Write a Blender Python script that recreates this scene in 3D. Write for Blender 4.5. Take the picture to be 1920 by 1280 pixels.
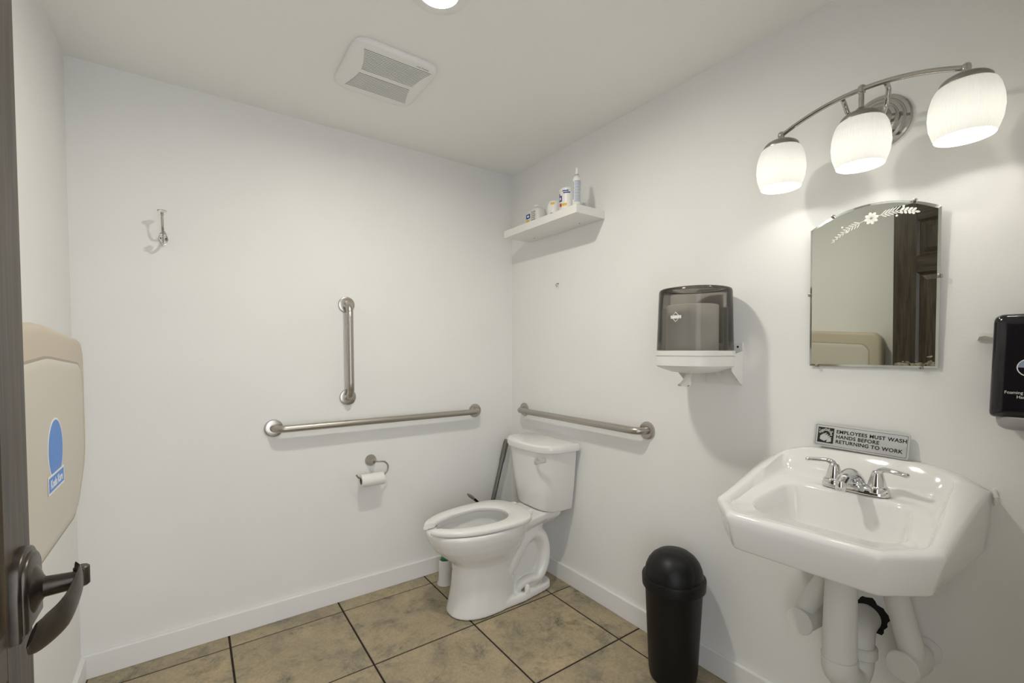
import bpy, bmesh, math, random
from mathutils import Vector, Matrix
random.seed(7)
PI = math.pi
for o in list(bpy.data.objects):
    bpy.data.objects.remove(o)
scene = bpy.context.scene
COL = scene.collection

# ------------------------------------------------------------------ camera, world, exposure
cam_d = bpy.data.cameras.new('camera')
cam = bpy.data.objects.new('camera', cam_d)
COL.objects.link(cam)
cam.location = (-1.6371, -2.357, 1.2499)
cam.rotation_euler = (math.radians(90 - 1.755), 0, math.radians(54.31 - 90))
cam_d.sensor_width = 36
cam_d.sensor_fit = 'HORIZONTAL'
cam_d.lens = 854.37 * 36 / 1920
cam_d.shift_x = -13.38 / 1920
cam_d.shift_y = 45.33 / 1920
cam_d.clip_start = 0.02
scene.camera = cam

world = bpy.data.worlds.new('world')
scene.world = world
world.use_nodes = True
world.node_tree.nodes['Background'].inputs[0].default_value = (0.91, 0.94, 1.0, 1)
world.node_tree.nodes['Background'].inputs[1].default_value = 3.2
scene.view_settings.view_transform = 'Standard'
scene.view_settings.look = 'None'
scene.view_settings.gamma = 1
scene.view_settings.use_curve_mapping = False
scene.view_settings.exposure = -0.12
CEIL_EMIT = 425.0      # recessed ceiling lamp
BULB_W = 4.0          # each vanity bulb

# ------------------------------------------------------------------ helpers
def mat(name, color=(.8, .8, .8), rough=.5, metal=0., spec=.5, coat=0., bump=0., bscale=200., var=0., vscale=6.,
        emit=None, estr=0., trans=0., ior=1.45, aniso=None):
    m = bpy.data.materials.new(name)
    m.use_nodes = True
    nt = m.node_tree
    b = nt.nodes['Principled BSDF']
    b.inputs['Base Color'].default_value = (*color, 1)
    b.inputs['Roughness'].default_value = rough
    b.inputs['Metallic'].default_value = metal
    b.inputs['Specular IOR Level'].default_value = spec
    b.inputs['Coat Weight'].default_value = coat
    b.inputs['Coat Roughness'].default_value = .04
    b.inputs['IOR'].default_value = ior
    b.inputs['Transmission Weight'].default_value = trans
    if emit:
        b.inputs['Emission Color'].default_value = (*emit, 1)
        b.inputs['Emission Strength'].default_value = estr
    tc = nt.nodes.new('ShaderNodeTexCoord')
    if var:
        n = nt.nodes.new('ShaderNodeTexNoise')
        n.inputs['Scale'].default_value = vscale
        n.inputs['Detail'].default_value = 4
        nt.links.new(tc.outputs['Object'], n.inputs['Vector'])
        r = nt.nodes.new('ShaderNodeValToRGB')
        r.color_ramp.elements[0].position = .3
        r.color_ramp.elements[1].position = .7
        r.color_ramp.elements[0].color = (*[c * (1 - var) for c in color], 1)
        r.color_ramp.elements[1].color = (*[min(1, c * (1 + var)) for c in color], 1)
        nt.links.new(n.outputs['Fac'], r.inputs[0])
        nt.links.new(r.outputs[0], b.inputs['Base Color'])
    if bump:
        n = nt.nodes.new('ShaderNodeTexNoise')
        n.inputs['Scale'].default_value = bscale
        n.inputs['Detail'].default_value = 3
        mp = nt.nodes.new('ShaderNodeMapping')
        nt.links.new(tc.outputs['Object'], mp.inputs['Vector'])
        if aniso:
            mp.inputs['Scale'].default_value = aniso
        nt.links.new(mp.outputs[0], n.inputs['Vector'])
        bp = nt.nodes.new('ShaderNodeBump')
        bp.inputs['Strength'].default_value = bump
        bp.inputs['Distance'].default_value = .002
        nt.links.new(n.outputs['Fac'], bp.inputs['Height'])
        nt.links.new(bp.outputs[0], b.inputs['Normal'])
    return m

def obj(name, bm, m, parent=None, smooth=True, angle=35):
    """world-space bmesh -> one mesh object under parent (parents are translated only)"""
    off = Vector((0, 0, 0))
    p = parent
    while p is not None:
        off += p.location
        p = p.parent
    if isinstance(bm, bmesh.types.BMesh):
        me = bpy.data.meshes.new(name)
        bmesh.ops.translate(bm, verts=bm.verts, vec=-off)
        bmesh.ops.recalc_face_normals(bm, faces=bm.faces)
        bm.to_mesh(me)
        bm.free()
    else:
        me = bm
        me.name = name
        me.transform(Matrix.Translation(-off))
    for f in me.polygons:
        f.use_smooth = smooth
    if smooth:
        me.set_sharp_from_angle(angle=math.radians(angle))
    me.materials.clear()
    me.materials.append(m)
    o = bpy.data.objects.new(name, me)
    COL.objects.link(o)
    if parent is not None:
        o.parent = parent
    return o

def tag(o, label, cat, group=None):
    o['label'] = label
    o['category'] = cat
    if group:
        o['group'] = group
    return o

def thing(name, label, cat, loc, group=None):
    o = bpy.data.objects.new(name, None)
    o.empty_display_size = .05
    COL.objects.link(o)
    o.location = loc
    return tag(o, label, cat, group)

def struct(o):
    o['kind'] = 'structure'
    return o

def box(x0, x1, y0, y1, z0, z1, bev=0., seg=2, bm=None):
    b = bmesh.new()
    bmesh.ops.create_cube(b, size=1)
    for v in b.verts:
        v.co = Vector((x0 + (v.co.x + .5) * (x1 - x0), y0 + (v.co.y + .5) * (y1 - y0), z0 + (v.co.z + .5) * (z1 - z0)))
    if bev:
        bmesh.ops.bevel(b, geom=list(b.edges), offset=bev, segments=seg, profile=.5, affect='EDGES')
    return merge(bm, b)

def merge(a, b):
    if a is None:
        return b
    me = bpy.data.meshes.new('tmp')
    b.to_mesh(me)
    b.free()
    a.from_mesh(me)
    bpy.data.meshes.remove(me)
    return a

def loft(rings, cap0=True, cap1=True, closed=True, bm=None):
    b = bmesh.new()
    R = [[b.verts.new(Vector(p)) for p in r] for r in rings]
    n = len(R[0])
    for i in range(len(R) - 1):
        for j in range(n if closed else n - 1):
            k = (j + 1) % n
            b.faces.new((R[i][j], R[i][k], R[i + 1][k], R[i + 1][j]))
    if cap0:
        b.faces.new(R[0][::-1])
    if cap1:
        b.faces.new(R[-1])
    return merge(bm, b)

def frame(axis):
    a = Vector(axis).normalized()
    t = Vector((0, 0, 1)) if abs(a.z) < .9 else Vector((1, 0, 0))
    u = a.cross(t).normalized()
    return a, u, a.cross(u).normalized()

def lathe(c, axis, prof, n=32, cap0=True, cap1=True, bm=None, ribs=0, ribamp=0.):
    """prof: list of (distance along axis, radius)"""
    a, u, v = frame(axis)
    c = Vector(c)
    rings = []
    for h, r in prof:
        ring = []
        for j in range(n):
            t = 2 * PI * j / n
            rr = max(r, 1e-4)
            if ribs:
                rr *= 1 + ribamp * abs(math.sin(t * ribs / 2))
            ring.append(c + a * h + (u * math.cos(t) + v * math.sin(t)) * rr)
        rings.append(ring)
    return loft(rings, cap0, cap1, bm=bm)

def spline(pts, n=8):
    """Catmull-Rom through pts"""
    P = [Vector(p) for p in pts]
    P = [2 * P[0] - P[1]] + P + [2 * P[-1] - P[-2]]
    out = []
    for i in range(1, len(P) - 2):
        for k in range(n):
            t = k / n
            a, b, c, d = P[i - 1], P[i], P[i + 1], P[i + 2]
            out.append(.5 * ((2 * b) + (c - a) * t + (2 * a - 5 * b + 4 * c - d) * t * t + (3 * b - a - 3 * c + d) * t ** 3))
    out.append(P[-2])
    return out

def tube(path, rad, n=16, cap=True, bm=None, flat=None, up=None):
    """rad: number or list; flat=(ru,rv) scale of the section; transported frames"""
    P = [Vector(p) for p in path]
    m = len(P)
    R = rad if isinstance(rad, (list, tuple)) else [rad] * m
    T = [((P[min(i + 1, m - 1)] - P[max(i - 1, 0)]).normalized()) for i in range(m)]
    u = Vector(up) if up else frame(T[0])[1]
    rings = []
    for i in range(m):
        u = (u - T[i] * u.dot(T[i])).normalized()
        v = T[i].cross(u)
        fu, fv = flat if flat else (1, 1)
        rings.append([P[i] + (u * math.cos(2 * PI * j / n) * fu + v * math.sin(2 * PI * j / n) * fv) * R[i] for j in range(n)])
    return loft(rings, cap, cap, bm=bm)

def interp(keys, t):
    for (a, x), (b, y) in zip(keys, keys[1:]):
        if t <= b:
            s = (t - a) / (b - a) if b > a else 0
            return x + (y - x) * max(0, min(1, s))
    return keys[-1][1]

def rpoly(corners, rad, k=5, m=4):
    """rounded 2-D polygon; the same count for any corners of the same number"""
    n = len(corners)
    C = [Vector(c) for c in corners]
    rad = rad if isinstance(rad, (list, tuple)) else [rad] * n
    arcs = []
    for i in range(n):
        p, q, s = C[i - 1], C[i], C[(i + 1) % n]
        d1, d2 = (p - q).normalized(), (s - q).normalized()
        ang = math.acos(max(-1, min(1, d1.dot(d2))))
        t = min(rad[i] / math.tan(ang / 2), .48 * (p - q).length, .48 * (s - q).length)
        a, b = q + d1 * t, q + d2 * t
        arcs.append([a * (1 - w) ** 2 + q * 2 * w * (1 - w) + b * w * w for w in [j / k for j in range(k + 1)]])
    out = []
    for i in range(n):
        out += arcs[i]
        a, b = arcs[i][-1], arcs[(i + 1) % n][0]
        out += [a + (b - a) * (j / (m + 1)) for j in range(1, m + 1)]
    return out

def prism(poly, to3, d0, d1, bev=0., bm=None, seg=2):
    """poly: 2-D points; to3(p, d) -> 3-D"""
    b = bmesh.new()
    A = [b.verts.new(Vector(to3(p, d0))) for p in poly]
    B = [b.verts.new(Vector(to3(p, d1))) for p in poly]
    n = len(poly)
    f0 = b.faces.new(A[::-1])
    f1 = b.faces.new(B)
    for j in range(n):
        k = (j + 1) % n
        b.faces.new((A[j], A[k], B[k], B[j]))
    if bev:
        bmesh.ops.bevel(b, geom=list(f1.edges), offset=bev, segments=seg, profile=.5, affect='EDGES')
    return merge(bm, b)

def ell(c, a, b, n=28, p=2.0):
    out = []
    for j in range(n):
        t = 2 * PI * j / n
        ct, st = math.cos(t), math.sin(t)
        out.append((c[0] + a * math.copysign(abs(ct) ** (2 / p), ct), c[1] + b * math.copysign(abs(st) ** (2 / p), st)))
    return out

def evaluated(bm, setup):
    """run modifiers on a temporary object, return the finished mesh"""
    me = bpy.data.meshes.new('work')
    bmesh.ops.recalc_face_normals(bm, faces=bm.faces)
    bm.to_mesh(me)
    bm.free()
    o = bpy.data.objects.new('work', me)
    COL.objects.link(o)
    setup(o)
    bpy.context.view_layer.update()
    dg = bpy.context.evaluated_depsgraph_get()
    out = bpy.data.meshes.new_from_object(o.evaluated_get(dg))
    bpy.data.objects.remove(o)
    return out

def text_mesh(body, size, to_world, bold=0., align='LEFT', extrude=.0004, spacing=1.0, xscale=1.0):
    """to_world(x, y, z): flat text coordinates -> world"""
    cu = bpy.data.curves.new('txt', 'FONT')
    cu.body = body
    cu.size = size
    cu.align_x = align
    cu.offset = bold
    cu.extrude = extrude
    cu.space_character = spacing
    cu.resolution_u = 3
    o = bpy.data.objects.new('txt', cu)
    COL.objects.link(o)
    bpy.context.view_layer.update()
    dg = bpy.context.evaluated_depsgraph_get()
    me = bpy.data.meshes.new_from_object(o.evaluated_get(dg))
    bpy.data.objects.remove(o)
    for v in me.vertices:
        v.co = Vector(to_world(v.co.x * xscale, v.co.y, v.co.z))
    return me

# ------------------------------------------------------------------ materials
M = {}
M['wall'] = mat('wall_paint', (.86, .86, .84), .55, bump=.12, bscale=160, var=.012, vscale=3)
M['ceiling'] = mat('ceiling_paint', (.92, .915, .885), .7, bump=.08, bscale=120)
M['base'] = mat('baseboard_paint', (.87, .87, .86), .35, bump=.05, bscale=90)
M['porc'] = mat('porcelain', (.84, .835, .815), .09, spec=.5, coat=.4)
M['bisque'] = mat('porcelain_basin', (.82, .815, .78), .1, coat=.4)
M['seat'] = mat('seat_plastic', (.85, .845, .82), .22)
M['steel'] = mat('brushed_steel', (.46, .43, .39), .33, metal=1, bump=.15, bscale=60, aniso=(1, 1, 30))
M['flange'] = mat('flange_steel', (.50, .47, .43), .26, metal=1, bump=.1, bscale=40)
M['nickel'] = mat('satin_nickel', (.42, .39, .34), .3, metal=1)
M['chrome'] = mat('chrome', (.72, .72, .72), .06, metal=1)
M['lampmetal'] = mat('lamp_chrome', (.50, .49, .465), .06, metal=1)
M['capmetal'] = mat('lamp_cap_nickel', (.38, .37, .33), .28, metal=1)
M['bronze'] = mat('oiled_bronze', (.085, .074, .062), .34, metal=.85, spec=.6, var=.25, vscale=40)
M['black'] = mat('black_plastic', (.006, .006, .006), .42, spec=.35, bump=.05, bscale=500)
M['gloss'] = mat('gloss_black_plastic', (.010, .009, .013), .12, coat=.3)
M['greyp'] = mat('grey_plastic', (.36, .36, .36), .4)
M['beige'] = mat('beige_plastic', (.57, .495, .39), .45, bump=.06, bscale=300)
M['beige2'] = mat('pale_beige_plastic', (.63, .585, .50), .45, bump=.06, bscale=300)
M['groove'] = mat('beige_groove', (.40, .36, .30), .6)
M['wplastic'] = mat('white_plastic', (.82, .81, .78), .3)
M['ventp'] = mat('vent_plastic', (.88, .875, .85), .4)
M['ventdark'] = mat('vent_cavity', (.27, .265, .245), .8)
M['pipec'] = mat('pipe_cover_vinyl', (.75, .745, .715), .5, bump=.05, bscale=90)
M['dark'] = mat('dark_hole', (.012, .010, .009), .9)
M['paper'] = mat('paper', (.86, .84, .79), .9, bump=.25, bscale=120, aniso=(1, 1, .25))
M['tpaper'] = mat('toilet_paper', (.86, .85, .82), .95, bump=.2, bscale=150)
M['shelf'] = mat('shelf_laminate', (.84, .83, .80), .35)
M['bottle'] = mat('white_bottle', (.80, .79, .76), .35)
M['jug'] = mat('milky_jug', (.70, .69, .65), .3)
M['blue'] = mat('blue_print', (.02, .06, .30), .5)
M['ltblue'] = mat('pale_blue_print', (.30, .36, .50), .5)
M['yellow'] = mat('yellow_print', (.75, .48, .05), .5)
M['red'] = mat('red_print', (.45, .04, .04), .5)
M['greyprint'] = mat('grey_print', (.32, .31, .31), .6)
M['green'] = mat('green_plastic', (.03, .16, .05), .4)
M['stick'] = mat('grey_tube', (.17, .165, .15), .35, metal=.5)
M['signgrey'] = mat('sign_silver', (.58, .58, .58), .4, metal=.1)
M['ink'] = mat('black_ink', (.015, .014, .012), .5)
M['white'] = mat('white_print', (.85, .85, .83), .6)
M['etch'] = mat('etched_frost', (.80, .80, .76), .8)
M['stkblue'] = mat('sticker_blue', (.055, .24, .72), .4)
M['mirror'] = mat('mirror_silver', (.64, .655, .60), .01, metal=1)
M['mirroredge'] = mat('mirror_bevel', (.55, .58, .54), .12, metal=1)
M['silverwear'] = mat('worn_silvering', (.24, .23, .15), .6, var=.6, vscale=90)
M['water'] = mat('water', (.80, .83, .82), .02, spec=.5)
M['door2'] = None

def wood(name, along='z'):
    m = bpy.data.materials.new(name)
    m.use_nodes = True
    nt = m.node_tree
    b = nt.nodes['Principled BSDF']
    tc = nt.nodes.new('ShaderNodeTexCoord')
    mp = nt.nodes.new('ShaderNodeMapping')
    mp.inputs['Scale'].default_value = (30, 30, 1.6) if along == 'z' else (30, 1.6, 30)
    n = nt.nodes.new('ShaderNodeTexNoise')
    n.inputs['Scale'].default_value = 3.2
    n.inputs['Detail'].default_value = 7
    n.inputs['Distortion'].default_value = .6
    r = nt.nodes.new('ShaderNodeValToRGB')
    r.color_ramp.elements[0].position = .32
    r.color_ramp.elements[0].color = (.014, .010, .006, 1)
    r.color_ramp.elements[1].position = .72
    r.color_ramp.elements[1].color = (.075, .053, .030, 1)
    nt.links.new(tc.outputs['Object'], mp.inputs['Vector'])
    nt.links.new(mp.outputs[0], n.inputs['Vector'])
    nt.links.new(n.outputs['Fac'], r.inputs[0])
    nt.links.new(r.outputs[0], b.inputs['Base Color'])
    b.inputs['Roughness'].default_value = .42
    bp = nt.nodes.new('ShaderNodeBump')
    bp.inputs['Strength'].default_value = .25
    bp.inputs['Distance'].default_value = .002
    nt.links.new(n.outputs['Fac'], bp.inputs['Height'])
    nt.links.new(bp.outputs[0], b.inputs['Normal'])
    return m
M['woodz'] = wood('dark_wood_upright')
M['woody'] = wood('dark_wood_cross', 'y')

def tile_mat():
    m = bpy.data.materials.new('slate_tile')
    m.use_nodes = True
    nt = m.node_tree
    b = nt.nodes['Principled BSDF']
    L = nt.links.new
    tc = nt.nodes.new('ShaderNodeTexCoord')
    oi = nt.nodes.new('ShaderNodeObjectInfo')
    mul = nt.nodes.new('ShaderNodeMath'); mul.operation = 'MULTIPLY'; mul.inputs[1].default_value = 37.
    cmb = nt.nodes.new('ShaderNodeCombineXYZ')
    add = nt.nodes.new('ShaderNodeVectorMath'); add.operation = 'ADD'
    L(oi.outputs['Random'], mul.inputs[0])
    for i in range(3):
        L(mul.outputs[0], cmb.inputs[i])
    L(tc.outputs['Object'], add.inputs[0])
    L(cmb.outputs[0], add.inputs[1])
    def noise(scale, detail, dist, rough=.6):
        n = nt.nodes.new('ShaderNodeTexNoise')
        n.inputs['Scale'].default_value = scale
        n.inputs['Detail'].default_value = detail
        n.inputs['Distortion'].default_value = dist
        n.inputs['Roughness'].default_value = rough
        L(add.outputs[0], n.inputs['Vector'])
        return n
    def ramp(src, stops):
        r = nt.nodes.new('ShaderNodeValToRGB')
        e = r.color_ramp.elements
        e[0].position, e[0].color = stops[0][0], (*stops[0][1], 1)
        e[1].position, e[1].color = stops[-1][0], (*stops[-1][1], 1)
        for p, c in stops[1:-1]:
            k = e.new(p); k.color = (*c, 1)
        L(src, r.inputs[0])
        return r
    n1 = noise(4.5, 9, .25, .68)
    base = ramp(n1.outputs['Fac'], [(.30, (.27, .235, .175)), (.44, (.40, .33, .215)), (.58, (.46, .375, .24)), (.70, (.58, .44, .255))])
    n2 = noise(7, 12, .35, .80)
    vein = ramp(n2.outputs['Fac'], [(.34, (.26, .27, .29)), (.41, (.66, .70, .74)), (.50, (1, 1, 1))])
    mx = nt.nodes.new('ShaderNodeMixRGB'); mx.blend_type = 'MULTIPLY'; mx.inputs[0].default_value = .95
    L(base.outputs[0], mx.inputs[1]); L(vein.outputs[0], mx.inputs[2])
    n3 = noise(95, 4, 0, .7)
    gr = ramp(n3.outputs['Fac'], [(.35, (.72, .72, .72)), (.65, (1, 1, 1))])
    mx2 = nt.nodes.new('ShaderNodeMixRGB'); mx2.blend_type = 'MULTIPLY'; mx2.inputs[0].default_value = .7
    L(mx.outputs[0], mx2.inputs[1]); L(gr.outputs[0], mx2.inputs[2])
    L(mx2.outputs[0], b.inputs['Base Color'])
    b.inputs['Roughness'].default_value = .5
    bp = nt.nodes.new('ShaderNodeBump'); bp.inputs['Strength'].default_value = .35; bp.inputs['Distance'].default_value = .004
    L(n2.outputs['Fac'], bp.inputs['Height']); L(bp.outputs[0], b.inputs['Normal'])
    return m
M['tile'] = tile_mat()
M['grout'] = mat('dark_grout', (.022, .015, .010), .9, var=.3, vscale=60)

def smoke_mat():
    m = bpy.data.materials.new('smoked_plastic')
    m.use_nodes = True
    nt = m.node_tree
    nt.nodes.remove(nt.nodes['Principled BSDF'])
    out = nt.nodes['Material Output']
    tr = nt.nodes.new('ShaderNodeBsdfTransparent'); tr.inputs[0].default_value = (.74, .72, .69, 1)
    df = nt.nodes.new('ShaderNodeBsdfDiffuse'); df.inputs[0].default_value = (.12, .113, .105, 1)
    gl = nt.nodes.new('ShaderNodeBsdfGlossy'); gl.inputs['Roughness'].default_value = .12
    fr = nt.nodes.new('ShaderNodeFresnel'); fr.inputs[0].default_value = 1.38
    m1 = nt.nodes.new('ShaderNodeMixShader'); m1.inputs[0].default_value = .16
    m2 = nt.nodes.new('ShaderNodeMixShader')
    nt.links.new(tr.outputs[0], m1.inputs[1]); nt.links.new(df.outputs[0], m1.inputs[2])
    nt.links.new(fr.outputs[0], m2.inputs[0]); nt.links.new(m1.outputs[0], m2.inputs[1]); nt.links.new(gl.outputs[0], m2.inputs[2])
    nt.links.new(m2.outputs[0], out.inputs[0])
    return m
M['smoke'] = smoke_mat()

def shade_mat():
    m = bpy.data.materials.new('opal_glass')
    m.use_nodes = True
    nt = m.node_tree
    nt.nodes.remove(nt.nodes['Principled BSDF'])
    out = nt.nodes['Material Output']
    tl = nt.nodes.new('ShaderNodeBsdfTranslucent'); tl.inputs[0].default_value = (.235, .235, .225, 1)
    df = nt.nodes.new('ShaderNodeBsdfDiffuse'); df.inputs[0].default_value = (.86, .86, .84, 1)
    m1 = nt.nodes.new('ShaderNodeMixShader'); m1.inputs[0].default_value = .45
    nt.links.new(tl.outputs[0], m1.inputs[1]); nt.links.new(df.outputs[0], m1.inputs[2])
    nt.links.new(m1.outputs[0], out.inputs[0])
    return m
M['shade'] = shade_mat()
M['lens'] = mat('lamp_lens', (.9, .9, .85), .5, emit=(1, .95, .84), estr=CEIL_EMIT)
M['bulb'] = mat('bulb_glass', (.95, .95, .93), .3, emit=(1, .98, .93), estr=5)

# ------------------------------------------------------------------ room shell
W, H, YN = 2.0, 2.337, -2.33        # width, height, near wall face
T = .10
BT, BH = .0155, .0896
DX0, DX1, DZ = -1.868, -1.0, 2.045  # doorway in the near wall
struct(obj('wall_back', box(-W - T, T, 0, T, -.05, H), M['wall'], smooth=False))['label'] = 'white painted wall behind the toilet paper holder and long grab bar'
struct(obj('wall_right', box(0, T, YN - .12, 0, -.05, H), M['wall'], smooth=False))['label'] = 'white painted wall carrying mirror, sink and shelf'
struct(obj('wall_left', box(-W - T, -W, YN - .12, 0, -.05, H), M['wall'], smooth=False))['label'] = 'white painted wall carrying the changing station'
b = box(-W, DX0, YN - .12, YN, -.05, H)
b = box(DX1, 0, YN - .12, YN, -.05, H, bm=b)
b = box(DX0, DX1, YN - .12, YN, DZ, H, bm=b)
struct(obj('wall_front', b, M['wall'], smooth=False))['label'] = 'white painted wall with the open doorway'
def ceiling_mesh():
    bm = box(-W - T, T, YN - .12, T, H + .02, H + .12)
    n = 48
    hx, hy, hr = -1.01, -1.068, .090
    b = bmesh.new()
    inner, outer = [], []
    x0, x1, y0, y1 = -W - T, T, YN - .12, T
    for i in range(n):
        t = 2 * PI * i / n
        c, s_ = math.cos(t), math.sin(t)
        k = min(((x1 - hx) / c if c > 1e-6 else (x0 - hx) / c if c < -1e-6 else 1e9), ((y1 - hy) / s_ if s_ > 1e-6 else (y0 - hy) / s_ if s_ < -1e-6 else 1e9))
        inner.append((hx + hr * c, hy + hr * s_))
        outer.append((hx + k * c, hy + k * s_))
    # make the outer ring reach the corners
    for cx_, cy_ in ((x0, y0), (x0, y1), (x1, y0), (x1, y1)):
        j = min(range(n), key=lambda q: (outer[q][0] - cx_) ** 2 + (outer[q][1] - cy_) ** 2)
        outer[j] = (cx_, cy_)
    return loft([[(p[0], p[1], H + .021) for p in inner], [(p[0], p[1], H) for p in inner], [(p[0], p[1], H) for p in outer], [(p[0], p[1], H + .021) for p in outer]], False, False, bm=bm)
struct(obj('ceiling', ceiling_mesh(), M['ceiling'], smooth=False))['label'] = 'flat white painted ceiling'
floor = struct(obj('floor', box(-W - T, T, YN - 1.2, T, -.12, -.003), M['grout'], smooth=False))
floor['label'] = 'brown slate look tile floor with dark joints'

# floor tiles, one by one
S, X4, J1, G = .46, -.1458, -.1083, .0075
xs = [0, X4] + [X4 - S * i for i in range(1, 5)] + [-W]
ys = [0] + [J1 - S * i for i in range(5)] + [YN - .12]
meshes = {}
tiles = []
for i in range(len(xs) - 1):
    for j in range(len(ys) - 1):
        x1, x0, y1, y0 = xs[i], xs[i + 1], ys[j], ys[j + 1]
        if x1 - x0 < .02:
            continue
        w, h = round(x1 - x0 - G, 4), round(y1 - y0 - G, 4)
        key = (w, h)
        if key not in meshes:
            bm = box(-w / 2, w / 2, -h / 2, h / 2, -.010, 0)
            bmesh.ops.bevel(bm, geom=[e for e in bm.edges if all(v.co.z > -.001 for v in e.verts)], offset=.0016, segments=1, affect='EDGES')
            me = bpy.data.meshes.new('tile')
            bm.to_mesh(me); bm.free()
            me.materials.append(M['tile'])
            meshes[key] = me
        t = bpy.data.objects.new('tile', meshes[key])
        COL.objects.link(t)
        t.location = ((x0 + x1) / 2, (y0 + y1) / 2, random.uniform(-.0006, .0002))
        t.parent = floor

def board(name, x0, x1, y0, y1):
    bm = box(x0, x1, y0, y1, .0008, BH)
    bmesh.ops.bevel(bm, geom=[e for e in bm.edges if all(v.co.z > BH - .001 for v in e.verts)], offset=.0025, segments=2, affect='EDGES')
    return struct(obj(name, bm, M['base'], smooth=False))
board('baseboard_back', -W, 0, -BT, 0)
board('baseboard_right', -BT, 0, YN, -BT)
board('baseboard_left', -W, -W + BT, YN, -BT)
board('baseboard_front', DX1 + .07, -BT, YN, YN + BT)
# door casing on the near wall
bm = box(DX1, DX1 + .07, YN, YN + .014, 0.001, DZ + .07, bev=.003)
bm = box(DX0, DX1, YN, YN + .014, DZ, DZ + .07, bev=.003, bm=bm)
struct(obj('trim_1', bm, M['woodz']))

# ------------------------------------------------------------------ door, open against the left
DF, DB, DE, DH = -1.828, -1.863, -1.435, -2.30     # front face, back face, free edge, hinge edge
door = bpy.data.objects.new('door_1', None)
COL.objects.link(door)
door.location = (DB, DH, .012)
struct(door)
door['label'] = 'dark stained panelled wooden door standing open'
cs = [DE, DE - .108, -1.8175, -1.9175, DH + .108, DH]
for a, b_ in ((1, 0), (3, 2), (5, 4)):
    obj('stile', box(DB, DF, cs[a], cs[b_], .012, 2.03, bev=.0015, seg=1), M['woodz'], door, smooth=False)
rails = [(.012, .22), (.845, .908), (1.63, 1.722), (1.93, 2.03)]
for z0, z1 in rails:
    for a, b_ in ((2, 1), (4, 3)):
        obj('rail', box(DB, DF, cs[a], cs[b_], z0, z1, bev=.0015, seg=1), M['woody'], door, smooth=False)
for (z0, z1) in ((.22, .845), (.908, 1.63), (1.722, 1.93)):
    for a, b_ in ((2, 1), (4, 3)):
        y0, y1 = cs[a], cs[b_]
        bm = box(DB + .012, DF - .014, y0 - .004, y1 + .004, z0 - .004, z1 + .004)
        # raised field with sloped border
        def rr(i, x):
            return [(x, y0 + i, z0 + i), (x, y1 - i, z0 + i), (x, y1 - i, z1 - i), (x, y0 + i, z1 - i)]
        bm = loft([rr(.018, DF - .0145), rr(.045, DF - .004)], cap0=True, bm=bm)
        # moulding
        bm = loft([rr(0, DF - .001), rr(.012, DF - .010), rr(.012, DF - .0145)], cap0=False, cap1=False, bm=bm)
        obj('panel', bm, M['woodz'], door, smooth=False)
# lever handle
cy, cz = -1.488, .932
lev = spline([(-1.775, cy + .012, cz + .010), (-1.768, cy - .004, cz + .006), (-1.768, cy - .03, cz - .0), (-1.775, cy - .06, cz - .016), (-1.789, cy - .090, cz - .022), (-1.796, cy - .106, cz - .016)], 6)
bm = tube(lev, [interp([(0, .008), (.15, .009), (.6, .0145), (.9, .0125), (1, .008)], i / (len(lev) - 1)) for i in range(len(lev))], n=16, flat=(.26, 1.7), up=(1, 0, 0))
handle = obj('lever_handle', bm, M['bronze'], door, angle=60)
bm = lathe((-1.770, cy + .014, cz - .014), (0, 0, 1), [(0, .007), (.002, .009), (.026, .009), (.028, .007)], n=16)
obj('scroll_end', bm, M['bronze'], handle)
arch = [(-.043, -.052), (.043, -.052), (.043, .028)] + [(.043 * math.cos(t), .028 + .030 * math.sin(t)) for t in [PI * i / 12 for i in range(1, 12)]] + [(-.043, .028)]
bm = prism(arch, lambda p, d: (DF + d, cy + p[0], cz + p[1]), 0, .010, bev=.003)
bm = prism([(p[0] * .86, p[1] * .86) for p in arch], lambda p, d: (DF + d, cy + p[0], cz + p[1]), .008, .015, bev=.004, bm=bm)
obj('escutcheon', bm, M['bronze'], handle, angle=50)
bm = lathe((DF + .010, cy, cz), (1, 0, 0), [(0, .034), (.006, .030), (.011, .018), (.014, .0135), (.048, .0115), (.052, .011)], n=24)
obj('spindle', bm, M['bronze'], handle, angle=50)
bm = None
for zz in (.25, 1.05, 1.82):
    obj('hinge', lathe((DB + .0175, DH - .004, zz), (0, 0, 1), [(0, .006), (.09, .006)], n=10), M['bronze'], door)

# ------------------------------------------------------------------ toilet
TY = -.44
TOI = thing('toilet', 'white two piece toilet with open front seat in the corner', 'toilet', (-.02, TY, 0))
def tp(p, z):          # (u from wall, v) -> world
    return (-p[0], TY + p[1], z)
def solid(sections, p=2.2, bm=None):
    return loft([[tp(q, z) for q in ell((c, 0), a, b_, 32, p)] for z, c, a, b_ in sections], bm=bm)
bm = solid([(.418, .505, .262, .180), (.405, .505, .266, .184), (.375, .503, .262, .180), (.335, .498, .246, .168), (.295, .488, .218, .150),
            (.262, .478, .186, .130), (.235, .470, .165, .117), (.19, .475, .158, .112)], 2.15)
bm = solid([(.262, .475, .165, .116), (.20, .478, .158, .112), (.12, .482, .164, .116), (.05, .488, .172, .121), (.012, .492, .178, .126), (.002, .492, .178, .126)], 2.3, bm)
# foot running back to the wall side
bm = loft([[tp(q, z) for q in rpoly([(.10, -.085 + i), (.30, -.118 + i), (.55, -.122 + i), (.55, .122 - i), (.30, .118 - i), (.10, .085 - i)], [.05, .06, .03, .03, .06, .05])] for z, i in ((.002, 0), (.03, .002), (.042, .008))], bm=bm)
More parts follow.
